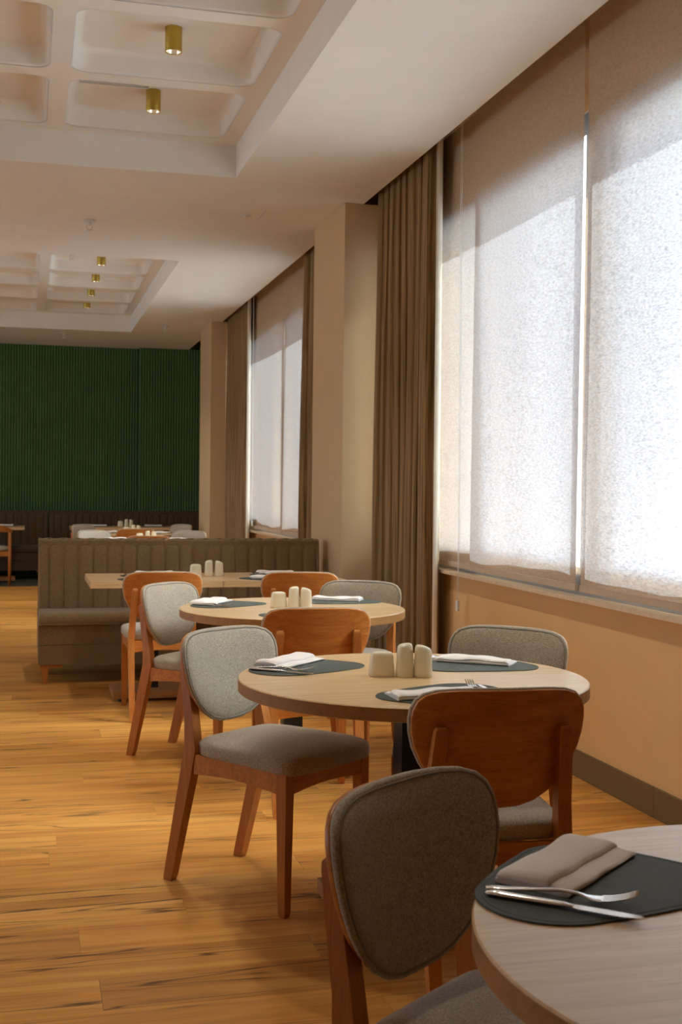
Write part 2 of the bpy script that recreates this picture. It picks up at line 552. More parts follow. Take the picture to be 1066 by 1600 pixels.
# ceiling lamps: brass cylinders
def cyl_lamp():
    root = empty('ceiling_lamp')
    bm = new(); lathe(bm, [(.002, 0), (.040, 0), (.0415, -.0015), (.0415, -.117), (.0405, -.119), (.037, -.119), (.036, -.112)], 28, cap=False)
    finish(bm, 'housing', M['brass'], root, smooth=True, angle=40)
    bm = new(); lathe(bm, [(.0355, -.116), (.030, -.100), (.020, -.088), (.002, -.086)], 24, cap=False)
    finish(bm, 'reflector', M['reflector'], root, smooth=True)
    L = bpy.data.lights.new('lamp_beam', 'SPOT')
    L.energy = LAMP_W; L.color = (1.0, .92, .78); L.spot_size = R(112); L.spot_blend = 1.0; L.shadow_soft_size = .06
    lo = bpy.data.objects.new('lamp_beam', L); C.objects.link(lo); lo.parent = root; lo.location = (0, 0, -.121)
    return root
LAMP_W = 28.0
lamp0 = cyl_lamp()
spots = []
for (y0, y1) in COFY[1:]:
    for i in range(5):
        spots.append((.68, y1 - .12 - .428 - i * .976))
names = {0: ('brass cylinder ceiling lamp in the near recess, the lower of its two lamps in view', 1),
         1: ('brass cylinder ceiling lamp in the near recess, the upper one with its lit reflector showing', 1)}
far_lab = ['rearmost and smallest brass ceiling lamp, in the last cell of the far recess',
           'second brass ceiling lamp from the green wall, in the far recess',
           'third brass ceiling lamp from the green wall, in the far recess',
           'front lamp of the four brass lamps showing in the far ceiling recess',
           'brass ceiling lamp hidden behind the near edge of the far recess']
near_lab = {2: 'brass ceiling lamp in the middle cell of the near recess, above the picture', 3: 'brass ceiling lamp in the fourth cell of the near recess, above the picture', 4: 'brass ceiling lamp in the first cell of the near recess, nearest the camera'}
first = True
for n_, (x, y) in enumerate(spots):
    o = lamp0 if first else copy_tree(lamp0); first = False
    o.location = (x, y, H2)
    lab = names[n_][0] if n_ in names else near_lab.get(n_) or far_lab[n_ - 5]
    tag(o, lab, 'lamp', 'brass ceiling lamps')

# linear air slot, sprinklers, smoke detector, access panel line
def slot(x, y, L, lab):
    t = empty('ceiling_vent', (x, y, H2))
    bm = new(); 
    box(bm, 0, L, 0, .006, -.006, -.0005); box(bm, 0, L, .046, .052, -.006, -.0005)
    box(bm, 0, .006, .006, .046, -.006, -.0005); box(bm, L - .006, L, .006, .046, -.006, -.0005)
    finish(bm, 'frame', M['white_plastic'], t)
    bm = new(); box(bm, .006, L - .03, .022, .030, -.005, -.0005); finish(bm, 'vane', M['white_plastic'], t)
    bm = new(); box(bm, .006, L - .006, .006, .046, -.0015, -.0004); finish(bm, 'backing', M['frame'], t)
    tag(t, lab, 'vent')
slot(.262, 6.865, .39, 'white linear air slot in the near recess behind the lower brass lamp')
slot(.27, 15.17, .36, 'white linear air slot in the far recess beside the rearmost lamp')

def sprinkler(x, y, z, lab):
    t = empty('sprinkler', (x, y, z)); t.scale = (1.7, 1.7, 1.5)
    bm = new(); lathe(bm, [(.002, -.002), (.028, -.002), (.030, -.004), (.024, -.008), (.012, -.009), (.002, -.009)], 16, cap=False)
    finish(bm, 'escutcheon', M['white_plastic'], t, smooth=True)
    bm = new(); lathe(bm, [(.008, -.009), (.008, -.022), (.004, -.026)], 10)
    tube(bm, [(-.010, 0, -.020), (-.014, 0, -.032), (-.003, 0, -.048)], .0018, 6)
    tube(bm, [(.010, 0, -.020), (.014, 0, -.032), (.003, 0, -.048)], .0018, 6)
    finish(bm, 'body', M['white_plastic'], t)
    bm = new(); lathe(bm, [(.003, -.047), (.016, -.048), (.016, -.050), (.003, -.051)], 12)
    finish(bm, 'deflector', M['white_plastic'], t)
    tag(t, lab, 'sprinkler', 'ceiling sprinklers')
sprinkler(.427, 9.01, H, 'small ceiling sprinkler on the plain strip between the two recesses')
sprinkler(.44, 5.62, H2, 'small sprinkler at the top edge, beside the lit brass lamp')
sprinkler(.40, 11.95, H2, 'small sprinkler in the front cell of the far recess')
sprinkler(.446, 15.75, H, 'small sprinkler on the ceiling just in front of the green wall')
sprinkler(1.60, 14.64, H, 'small sprinkler on the ceiling near the far pillar')
t = empty('smoke_detector', (1.489, 8.50, H))
bm = new(); lathe(bm, [(.003, -.001), (.040, -.001), (.040, -.005), (.002, -.007)], 20, cap=False); finish(bm, 'base', M['white_plastic'], t, smooth=True)
bm = new(); lathe(bm, [(.018, -.006), (.018, -.014), (.012, -.018), (.003, -.019)], 16, cap=True); finish(bm, 'cap', M['white_plastic'], t, smooth=True)
tag(t, 'small round silver detector on the ceiling near the first pillar', 'detector')
bm = new()
box(bm, 1.60, 1.6015, 8.30, 8.62, H - .0008, H - .0002)
o = finish(bm, 'trim_1', M['base']); structure(o)

# ------------------------------------------------------------------ windows
def window(n, y0, y1, mulls):
    w = structure(empty('window_%d' % n, (0, 0, 0)))
    bm = new(); XI, XO = 2.386, 2.44
    box(bm, XI, XO, y0, y0 + .07, .80, 2.94); box(bm, XI, XO, y1 - .07, y1, .80, 2.94)
    box(bm, XI, XO, y0 + .07, y1 - .07, .80, .93); box(bm, XI, XO, y0 + .07, y1 - .07, 2.845, 2.94)
    finish(bm, 'window_frame', M['frame'], w, bevel=.004)
    es = [y0 + .07]
    for a, b_ in mulls:
        bm = new(); box(bm, XI, XO, a, b_, .93, 2.845); finish(bm, 'mullion', M['frame'], w, bevel=.004)
        es += [a, b_]
    es.append(y1 - .07)
    for a, b_ in zip(es[::2], es[1::2]):
        bm = new(); box(bm, 2.410, 2.416, a, b_, .93, 2.845); finish(bm, 'pane', M['glass'], w)
    bm = new(); box(bm, 2.318, XW + .26, y0 + .002, y1 - .002, .787, .806)
    finish(bm, 'window_sill', M['sill'], w, bevel=.004)
    bm = new(); box(bm, XW + .001, XW + .259, y0, y1, 2.9405, 2.9448)
    finish(bm, 'soffit', M['white_reveal'], w)
window(1, WINS[0][0], WINS[0][1], [(3.1, 3.27), (4.79, 4.925)])
window(2, WINS[1][0], WINS[1][1], [(9.70, 9.86), (11.17, 11.33)])

# roller blinds ------------------------------------------------------
def blind(ya, yb, lab, seed, xo=2.352, dip=0.0, bw=True):
    t = empty('roller_blind', (xo, ya, .828))
    W = yb - ya; Hh = 3.34 - .828
    bm = new(); nu, nv = 36, 40
    r_ = random.Random(seed)
    ph = [r_.uniform(0, 6.28) for _ in range(6)]
    OUTW = True
    g = []
    for j in range(nv + 1):
        z = .028 + (Hh - .028) * j / nv
        row = []
        for i in range(nu + 1):
            u = W * i / nu
            amp = .0075 * (1 - j / nv) ** 1.5 + .0012
            x = amp * math.sin(u * 4.6 + ph[0] + .3 * z) + amp * .5 * math.sin(u * 10 + ph[1] - .5 * z) + .002 * math.sin(z * 1.9 + ph[2])
            # the cloth edges curl a little towards the room
            e = min(i, nu - i) / nu
            x += -.004 * math.exp(-e * 30) * math.sin(z * 2.0 + ph[3])
            row.append(bm.verts.new((x, u, z)))
        g.append(row)
    for j in range(nv):
        for i in range(nu): bm.faces.new((g[j][i], g[j][i + 1], g[j + 1][i + 1], g[j + 1][i]))
    me = bpy.data.meshes.new('cloth'); bm.normal_update()
    if ((bm.faces.ensure_lookup_table() or bm.faces[0]).normal.x > 0) != OUTW: bmesh.ops.reverse_faces(bm, faces=bm.faces)
    bm.to_mesh(me); bm.free(); me.materials.append(M['blind'])
    for p in me.polygons: p.use_smooth = True
    link(me, 'cloth', t)
    bm = new(); box(bm, -.007, .007, .001, W - .001, 0, .030)
    finish(bm, 'bottom_rail', M['blind_hem'], t, bevel=.003, bseg=2)
    bm = new()
    tube(bm, [(0.0, .014, Hh + .012), (0.0, W - .014, Hh + .012)], .022, 14)
    finish(bm, 'roller_tube', M['blind_hem'], t)
    tag(t, lab, 'blind', 'roller blinds on the window wall')
    return t
def chain(y, lab, x=2.322, zt=3.30, zb=.64):
    t = empty('blind_cord', (x, y, zb))
    bm = new()
    for s in (0, .022):
        tube(bm, [(0, s + .0, zt - zb), (0, s * .9 - .02, (zt - zb) * .55), (0, s * .7 - .035, (zt - zb) * .25), (0, s * .6 - .03, .02)], .0016, 5)
    finish(bm, 'cord', M['white_plastic'], t)
    bm = new(); box(bm, -.006, .006, -.040, -.004, -.045, .012); finish(bm, 'weight', M['white_plastic'], t, bevel=.003)
    tag(t, lab, 'blind cord')
blind(3.50, 4.845, 'translucent woven blind filling the right edge of the picture', 1)
blind(4.885, 6.205, 'widest translucent woven blind, between the central gap and the corded strip', 2)
blind(6.195, 7.925, 'translucent woven blind partly behind the near striped curtain', 3, xo=2.368)
blind(2.305, 3.515, 'translucent woven blind nearest the camera, outside the right picture edge', 4, xo=2.368)
blind(8.84, 9.88, 'translucent woven blind behind the near curtain of the far window', 5)
blind(9.915, 11.235, 'right-hand translucent blind of the far window', 6)
blind(11.265, 12.585, 'left-hand translucent blind of the far window, beside its thin gap', 7)
blind(12.575, 14.045, 'narrow visible strip of blind next to the far curtain', 8, xo=2.368)
chain(6.34, 'thin white blind cord with its small weight, beside the near curtain')
chain(12.70, 'thin white blind cord on the far window', zb=.9)

# curtains ------------------------------------------------------------
def curtain(ya, yb, za, zb, folds, lab, seed, xc=2.262, edge=-1, flare=.05, amp=.024, hem=.015):
    """pleated cloth from ya to yb; edge -1 puts the turned-over lined edge at the ya side"""
    t = empty('curtain', (xc, (ya + yb) / 2, hem))
    ym = (ya + yb) / 2; W = yb - ya
    bm = new(); uvl = bm.loops.layers.uv.new('UVMap')
    r_ = random.Random(seed)
    ph = [r_.uniform(0, 6.28) for _ in range(4)]
    nu, nv = folds * 14, 26
    widths = [r_.uniform(.75, 1.3) for _ in range(folds)]
    s_ = sum(widths); cum = [0]
    for w_ in widths: cum.append(cum[-1] + w_ / s_)
    g = []
    for j in range(nv + 1):
        tz = j / nv; z = (za - hem) * tz
        row = []
        for i in range(nu + 1):
            fi = min(i // 14, folds - 1); loc = (i - fi * 14) / 14
            u = cum[fi] + (cum[fi + 1] - cum[fi]) * loc
            a = amp * (1.05 - .35 * tz) * (.34 + .32 * widths[fi] / 1.3) * (2.9 if (fi == 0 and edge < 0) or (fi == folds - 1 and edge > 0) else 1)
            x = a * math.sin(2 * math.pi * loc + .35 * math.sin(tz * 3 + fi)) + .006 * math.sin(tz * 5 + ph[0] + fi)
            y = (u - .5) * W * (1 + flare * (1 - tz)) + .012 * math.sin(4 * math.pi * loc + ph[1])
            row.append(bm.verts.new((x, y, z)))
        g.append(row)
    for j in range(nv):
        for i in range(nu):
            f_ = bm.faces.new((g[j][i], g[j][i + 1], g[j + 1][i + 1], g[j + 1][i]))
            for l_, (a_, b_) in zip(f_.loops, ((i, j), (i + 1, j), (i + 1, j + 1), (i, j + 1))):
                l_[uvl].uv = (a_ / nu * folds * .26, b_ / nv * 3.2)
    o = finish(bm, 'cloth', M['curtain'], t, smooth=True)
    md = o.modifiers.new('thick', 'SOLIDIFY'); md.thickness = .003; md.offset = 0
    i = 0 if edge < 0 else nu
    bm = new(); sgn = -1 if edge < 0 else 1
    cols = []
    for j in range(nv + 1):
        p = Vector((math.nan,) * 3) if False else None
        tz = j / nv; z = (za - hem) * tz
        y = sgn * .5 * W * (1 + flare * (1 - tz))
        cols.append([bm.verts.new((.000, y, z)), bm.verts.new((.006, y + sgn * .006, z)), bm.verts.new((.026, y + sgn * .006, z)), bm.verts.new((.045, y - sgn * .02, z))])
    for a, b_ in zip(cols, cols[1:]):
        for q in range(3): bm.faces.new((a[q], a[q + 1], b_[q + 1], b_[q]))
    finish(bm, 'lining', M['lining'], t, smooth=True)
    tag(t, lab, 'curtain', 'brown striped curtains')
curtain(6.60, 7.78, 3.37, 0, 9, 'tall brown striped curtain beside the first pillar, at the large window', 3)
curtain(8.86, 9.95, 3.37, 0, 6, 'thin visible edge of brown curtain just beyond the first pillar', 5, edge=1)
curtain(12.75, 14.03, 3.37, 0, 8, 'brown striped curtain at the far end of the far window', 8)
curtain(2.33, 2.95, 3.37, 0, 5, 'brown striped curtain outside the right edge of the picture', 9, edge=1)

# ------------------------------------------------------------------ chairs
HALF = [(0, .806), (.06, .806), (.115, .8045), (.158, .800), (.188, .790), (.206, .774), (.2155, .752), (.2185, .726),
        (.2165, .694), (.2075, .656), (.190, .617), (.164, .579), (.130, .546), (.092, .523), (.050, .511), (0, .508)]
OUT = HALF + [(-x, z) for x, z in HALF[-2:0:-1]]
CZ = .675
def back_pt(x, z, d): return (x, -.217 + 1.05 * x * x - .197 * (z - .52) + d, z)
def back_ring(s, d, inset=0.0):
    pts = []
    for x, z in OUT:
        dx, dz = x, z - CZ
        L = math.hypot(dx, dz)
        k_ = max(0, (L * s - inset) / L)
        pts.append(back_pt(dx * k_, CZ + dz * k_, d))
    return pts
def ringmesh(rings, center_first=None, center_last=None):
    bm = new()
    vr = [[bm.verts.new(p) for p in r] for r in rings]
    n = len(vr[0])
    for a, b_ in zip(vr, vr[1:]):
        for i in range(n): bm.faces.new((a[i], a[(i + 1) % n], b_[(i + 1) % n], b_[i]))
    for ring_, c_ in ((vr[0], center_first), (vr[-1], center_last)):
        if c_:
            cv = bm.verts.new(c_)
            for i in range(n): bm.faces.new((ring_[i], ring_[(i + 1) % n], cv))
    return bm

chair_meshes = []
def make_chair():
    t = empty('dining_chair')
    # rear legs rise as posts behind the back shell
    for s in (-1, 1):
        bm = new()
        bar(bm, [(s * .164, -.318, 0, .013, .0165), (s * .1645, -.312, .02, .0145, .0185), (s * .168, -.262, .22, .0165, .0215), (s * .169, -.226, .37, .0175, .0245),
                 (s * .168, -.212, .44, .0175, .0240), (s * .163, -.223, .52, .017, .0185), (s * .157, -.244, .62, .0165, .0165),
                 (s * .152, -.260, .695, .0160, .0145), (s * .1515, -.263, .708, .0150, .012), (s * .151, -.264, .714, .011, .007)])
        finish(bm, 'leg', M['chair_wood'], t, smooth=True, bevel=.004, bseg=2, angle=50)
        bm = new()
        bar(bm, [(s * .186, .190, 0, .0115, .0115), (s * .186, .190, .012, .0135, .0135), (s * .185, .188, .30, .0175, .0175), (s * .184, .187, .36, .0185, .0185), (s * .184, .187, .425, .0185, .0185)])
        finish(bm, 'leg', M['chair_wood'], t, smooth=True, bevel=.0035, bseg=2, angle=50)
    # aprons with a shallow arched lower edge
    def apron(p, q, th=.011, z0=.362, z1=.424, arch=.012):
        bm = new(); p, q = Vector(p), Vector(q); dirn = (q - p).normalized(); nrm = Vector((-dirn.y, dirn.x, 0)) * th
        st = []
        for i in range(9):
            u = i / 8; c_ = p.lerp(q, u); zb = z0 + arch * math.sin(math.pi * u)
            st.append([(c_.x - nrm.x, c_.y - nrm.y, zb), (c_.x + nrm.x, c_.y + nrm.y, zb), (c_.x + nrm.x, c_.y + nrm.y, z1), (c_.x - nrm.x, c_.y - nrm.y, z1)])
        loft(bm, st)
        finish(bm, 'apron', M['chair_shell'], t)
    apron((-.168, .192, 0), (.168, .192, 0))
    apron((-.152, -.215, 0), (.152, -.215, 0))
    for s in (-1, 1): apron((s * .171, -.195, 0), (s * .188, .172, 0))
    # seat cushion: domed pad, narrower at the back
    bm = new()
    nr, na = 8, 48
    def plan(a):
        c_, s_ = math.cos(a), math.sin(a); n_ = 8.0
        r_ = (abs(c_) ** n_ + abs(s_) ** n_) ** (-1 / n_)
        u, v_ = r_ * c_, r_ * s_
        y = .012 + .222 * v_
        w_ = .213 - .025 * (1 - v_) * .5 - .012 * max(0, -v_) ** 3
        return Vector((u * w_, y, 0)), v_
    prof = [(.95, .424), (.992, .426), (1.0, .432), (1.0, .452), (.994, .461), (.978, .468), (.945, .4735), (.87, .479), (.72, .4845), (.5, .489), (.25, .491)]
    ctr = Vector((0, .012, 0))
    rings = []
    for s, z in prof:
        rg = []
        for i in range(na):
            p, v_ = plan(2 * math.pi * i / na)
            q = ctr + (p - ctr) * s
            rg.append((q.x, q.y, z - .006 * max(0, v_ * s) ** 3))
        rings.append(rg)
    bm = ringmesh(rings, (0, .012, .424), (0, .012, .4915))
    finish(bm, 'seat_cushion', M['seat_fabric'], t, smooth=True)
    # bent plywood shell behind, upholstered pad in front, piping round its edge
    bm = ringmesh([back_ring(.5, -.018), back_ring(.93, -.018), back_ring(1, -.018, .007), back_ring(1, -.016, .0045), back_ring(1, -.009, .0045), back_ring(1, -.007, .007), back_ring(.5, -.007)],
                  back_pt(0, CZ, -.018), back_pt(0, CZ, -.007))
    finish(bm, 'back_shell', M['chair_shell'], t, smooth=True, angle=55)
    P = lambda d: -.0065 + (d + .0065) * .74
    bm = ringmesh([back_ring(.9, -.0065), back_ring(1, -.0065, .003), back_ring(1, -.003, 0), back_ring(1, P(.008), 0), back_ring(1, P(.0125), .002), back_ring(1, P(.0145), .006),
                   back_ring(1, P(.0135), .0095), back_ring(1, P(.0175), .013), back_ring(1, P(.022), .024), back_ring(1, P(.0255), .042), back_ring(.66, P(.0285)), back_ring(.35, P(.0295))],
                  back_pt(0, CZ, -.0065), back_pt(0, CZ, P(.030)))
    pad = finish(bm, 'back_cushion', M['seat_fabric'], t, smooth=True)
    bm = new(); tube(bm, back_ring(1, P(.0145), .0088), .0027, 8, closed=True)
    finish(bm, 'piping', M['piping'], pad, smooth=True)
    return t

chairs = [
 ('grey upholstered chair alone on the open floor, at the left of the middle round table', .777, 3.730, -142.9),
 ('grey upholstered chair at the left of the second round table', .825, 5.630, -132.8),
 ('orange wooden-backed chair between the middle and second round tables', 1.119, 4.819, -3.6),
 ('grey upholstered chair against the striped curtain, right of the second round table', 1.489, 5.630, 143.6),
 ('grey upholstered chair below the big window sill, right of the middle round table', 1.411, 3.631, 132.9),
 ('dark reddish wooden-backed chair seen from behind, in front of the middle round table', 1.108, 2.899, -4.4),
 ('large foreground chair with olive-grey padded back, beside the nearest table', .730, 1.629, -143.4),
 ('orange wooden-backed chair in front of the left square table by the booth', .729, 6.837, -1.9),
 ('orange wooden-backed chair in front of the right square table by the booth', 1.496, 6.747, -6.6),
 ('pale padded chair back showing left over the booth, front row', .799, 12.516, -144.9),
 ('pale padded chair back behind the other one, left over the booth', .815, 14.428, -130.0),
 ('grey padded chair back showing right over the booth, front row', 1.498, 12.418, 140.1),
 ('darker grey padded chair back at the right end of the row by the back bench', 1.626, 14.602, 119.6),
 ('farther orange chair back showing over the booth', 1.161, 13.409, -3.8),
 ('nearer orange chair back barely rising over the booth top', 1.108, 11.581, -1.2),
]
chair0 = make_chair()
for i, (lab, x, y, a) in enumerate(chairs):
    o = chair0 if i == 0 else copy_tree(chair0)
    o.location = (x, y, .0005); o.rotation_euler = (0, 0, R(a))
    tag(o, lab, 'chair', 'dining chairs with padded oval backs')

# armchair by the far left table
def arm_chair():
    t = empty('armchair')
    for s in (-1, 1):
        bm = new(); tube(bm, [(s * .245, -.20, 0), (s * .245, -.20, .30), (s * .243, -.205, .66)], [.016, .019, .015], 10)
        finish(bm, 'leg', M['chair_wood'], t, smooth=True)
        bm = new(); tube(bm, [(s * .245, .22, 0), (s * .245, .22, .42), (s * .245, .20, .655)], [.016, .020, .015], 10)
        finish(bm, 'leg', M['chair_wood'], t, smooth=True)
        bm = new(); box(bm, s * .245 - .010, s * .245 + .010, -.20, .22, .37, .43); finish(bm, 'apron', M['chair_wood'], t)
    for y in (-.20, .22):
        bm = new(); box(bm, -.245, .245, y - .010, y + .010, .37, .43); finish(bm, 'apron', M['chair_wood'], t)
    # curved rail forming back and arms
    bm = new(); st = []
    for i in range(25):
        a = R(-200 + 220 * i / 24); 
        x, y = .262 * math.cos(a), .235 * math.sin(a) + .02
        hb = .018 + .032 * max(0, -math.sin(a)) ** 2
        nx, ny = math.cos(a), math.sin(a)
        st.append([(x - nx * .012, y - ny * .012, .665 + .02 * max(0, -math.sin(a)) - .01), (x + nx * .012, y + ny * .012, .665 + .02 * max(0, -math.sin(a)) - .01),
                   (x + nx * .012, y + ny * .012, .665 + .02 * max(0, -math.sin(a)) + 2 * hb - .01), (x - nx * .012, y - ny * .012, .665 + .02 * max(0, -math.sin(a)) + 2 * hb - .01)])
    loft(bm, st); finish(bm, 'back_rail', M['chair_wood'], t, bevel=.003)
    bm = new()
    rings = []
    for s, z in ((.9, .425), (1, .432), (1, .465), (.95, .480), (.7, .49), (.3, .493)):
        rings.append([(.232 * s * (abs(math.cos(a)) ** .5) * (1 if math.cos(a) > 0 else -1), .01 + .205 * s * (abs(math.sin(a)) ** .5) * (1 if math.sin(a) > 0 else -1), z)
                      for a in [2 * math.pi * i / 32 + .01 for i in range(32)]])
    bm = ringmesh(rings, (0, 0, .425), (0, 0, .494))
    finish(bm, 'seat_cushion', M['seat_fabric'], t, smooth=True)
    return t
o = arm_chair(); o.location = (-.452, 15.745, .003)
tag(o, 'wooden armchair with curved rail back and pale seat, cut by the left picture edge', 'armchair')

# ------------------------------------------------------------------ tables
ZT, TH = .72, .038
def round_table(x, y, rr, lab, rz=0, py=0):
    t = empty('round_table', (x, y, 0), rz)
    bm = new(); lathe(bm, [(rr - .003, ZT - TH), (rr, ZT - TH + .003), (rr, ZT - .0025), (rr - .0025, ZT)], 96)
    top = finish(bm, 'tabletop', M['top_wood'], t, smooth=True, angle=30)
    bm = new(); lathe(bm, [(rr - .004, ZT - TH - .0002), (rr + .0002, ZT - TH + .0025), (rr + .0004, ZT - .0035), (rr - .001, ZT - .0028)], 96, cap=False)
    finish(bm, 'shaded_edge', M['shaded_edge_wood'], top, smooth=True, angle=30)  # thin ring round the top that carries the painted edge shade
    bm = new(); box(bm, -.16, .16, -.16, .16, ZT - TH - .008, ZT - TH); finish(bm, 'mounting_plate', M['black_metal'], t)
    bm = new(); box(bm, -.043, .043, -.043, .043, .058, ZT - TH - .008); finish(bm, 'column', M['black_metal'], t, bevel=.003)
    bm = new(); box(bm, -.215, .215, -.25 + py, .25 + py, .014, .058); finish(bm, 'plinth', M['plinth_wood'], t, bevel=.002)
    for sx in (-1, 1):
        for sy in (-1, 1):
            bm = new(); lathe(bm, [(.018, .0), (.018, .014)], 12, c=(sx * .17, sy * .20 + py, 0)); finish(bm, 'foot', M['black_metal'], t)
    tag(t, lab, 'table', 'round dining tables')
    return t
TABS = dict(C=(1.029, 1.281, .50), B=(1.097, 3.357, .510), A=(1.181, 5.394, .515), E=(1.15, 12.10, .51), F=(1.18, 13.95, .51))
tl = dict(C='nearest round wooden table, cut by the lower right corner of the picture',
          B='middle round oak table with a folded napkin at each of three visible places',
          A='second round oak table, standing in front of the square tables and curtain',
          E='round table just behind the booth, mostly hidden by its back', F='round table farther behind the booth, close to the back bench')
for k_, (x, y, rr) in TABS.items(): round_table(x, y, rr, tl[k_], py={'B': .018, 'A': -.075}.get(k_, 0))

def square_table(x0, x1, y0, y1, lab, rz=0):
    cx_, cy_ = (x0 + x1) / 2, (y0 + y1) / 2; a, b_ = (x1 - x0) / 2, (y1 - y0) / 2
    t = empty('square_table', (cx_, cy_, 0), rz)
    bm = new(); box(bm, -a, a, -b_, b_, ZT - .036, ZT); finish(bm, 'tabletop', M['top_wood'], t, bevel=.002)
    bm = new(); box(bm, -.14, .14, -.14, .14, ZT - .044, ZT - .036); finish(bm, 'mounting_plate', M['black_metal'], t)
    bm = new(); box(bm, -.04, .04, -.04, .04, .060, ZT - .044); finish(bm, 'column', M['black_metal'], t, bevel=.003)
    bm = new(); box(bm, -.235, .235, -.17, .17, .018, .060); finish(bm, 'plinth', M['plinth_wood'], t, bevel=.002)
    for sx in (-1, 1):
        for sy in (-1, 1):
            bm = new(); lathe(bm, [(.016, .0), (.016, .018)], 10, c=(sx * .19, sy * .13, 0)); finish(bm, 'foot', M['black_metal'], t)
    tag(t, lab, 'table', 'square dining tables'); return t
square_table(.351, 1.108, 6.965, 7.648, 'left square wooden table in front of the tufted booth')
square_table(1.112, 1.86, 6.965, 7.648, 'right square wooden table in front of the tufted booth')
square_table(.55, 1.25, 16.0, 16.66, 'left square table at the back bench, behind the booth')
square_table(1.253, 1.95, 16.0, 16.66, 'right square table at the back bench, behind the booth')
square_table(-.73, -.03, 16.0, 16.66, 'square table at the back bench by the left picture edge')

# ------------------------------------------------------------------ place settings
def mat_mesh():
    circ = [(-.045, -.058, .106), (.035, .082, .098), (.140, .0, .088)]
    raw = [(x + r_ * math.cos(R(a)), y + r_ * math.sin(R(a))) for x, y, r_ in circ for a in range(0, 360, 6)]
    raw = sorted(raw); hull = []
    def crs(o_, a, b_): return (a[0] - o_[0]) * (b_[1] - o_[1]) - (a[1] - o_[1]) * (b_[0] - o_[0])
    for seq in (raw, raw[::-1]):
        part = []
        for p in seq:
            while len(part) > 1 and crs(part[-2], part[-1], p) <= 0: part.pop()
            part.append(p)
        hull += part[:-1]
    pts = []
    for a, b_ in zip(hull, hull[1:] + hull[:1]):
        a, b_ = Vector(a), Vector(b_); L_ = (b_ - a).length; m_ = max(1, int(L_ / .02))
        nrm = Vector((b_.y - a.y, a.x - b_.x)).normalized()
        for i in range(m_): u = i / m_; pts.append(a.lerp(b_, u) + nrm * .10 * L_ * u * (1 - u))
    c_ = Vector((.04, 0))
    def rg(ins, z): 
        o_ = []
        for p in pts:
            w_ = p - c_; L_ = w_.length
            q = c_ + w_ * (L_ - ins) / L_; o_.append((q.x, q.y, z))
        return o_
    bm = new()
    rings = [rg(.0008, 0), rg(0, .0008), rg(0, .0019), rg(.001, .0026), rg(.0075, .0027), rg(.0085, .0021), rg(.0095, .0021), rg(.0105, .0027)]
    loft(bm, rings)
    return bm
bm = mat_mesh(); bmesh.ops.recalc_face_normals(bm, faces=bm.faces)
mat_me = bpy.data.meshes.new('placemat'); bm.to_mesh(mat_me); bm.free(); mat_me.materials.append(M['leather'])

def napkin_bm(seed, L=.235, W=.112):
    """folded cloth: two loops of cloth, the top leaf ending in a step"""
    r_ = random.Random(seed); bm = new(); n = 26
    w = W / 2
    prof = [(-w + .004, 0), (w - .004, 0), (w, .002), (w + .001, .0045), (w - .001, .0068), (w - .004, .0080), (w - .02, .0088), (w * .42, .0092), (w * .40, .0098),
            (w * .43, .0112), (w * .40, .0150), (w * .33, .0172), (w * .1, .0186), (-w * .5, .0184), (-w + .010, .0176), (-w + .003, .0150), (-w + .0005, .0120), (-w + .004, .0095), (-w - .0005, .0068), (-w - .001, .0035), (-w + .001, .0012)]
    ph = [r_.uniform(0, 6.28) for _ in range(5)]
    st = []
    for i in range(n + 1):
        u = i / n; y = (u - .5) * L
        end = min(u, 1 - u) * L
        zk = 1 - .35 * math.exp(-end / .004)
        rg = []
        for q, (a, z) in enumerate(prof):
            wob = .0016 * math.sin(u * 7 + ph[0] + a * 20) + .0012 * math.sin(u * 15 + ph[1])
            zz = z * zk + (.0022 * math.sin(u * 6 + ph[2] + a * 18) + .0014 * math.sin(u * 13 + ph[3] - a * 30)) * min(1, z / .012) if z > .004 else z * zk
            rg.append((y + .003 * math.sin(a * 60 + ph[4]) * (abs(2 * u - 1) ** 6), a + (wob if z > .008 else wob * .4), zz))
        st.append(rg)
    loft(bm, st)
    return bm
nap_me = []
for s in range(4):
    bm = napkin_bm(s + 3); bmesh.ops.recalc_face_normals(bm, faces=bm.faces)
    me = bpy.data.meshes.new('napkin'); bm.to_mesh(me); bm.free(); me.materials.append(M['napkin'])
    for p in me.polygons: p.use_smooth = True
    try: me.set_sharp_from_angle(angle=R(60))
    except Exception: pass
    nap_me.append(me)

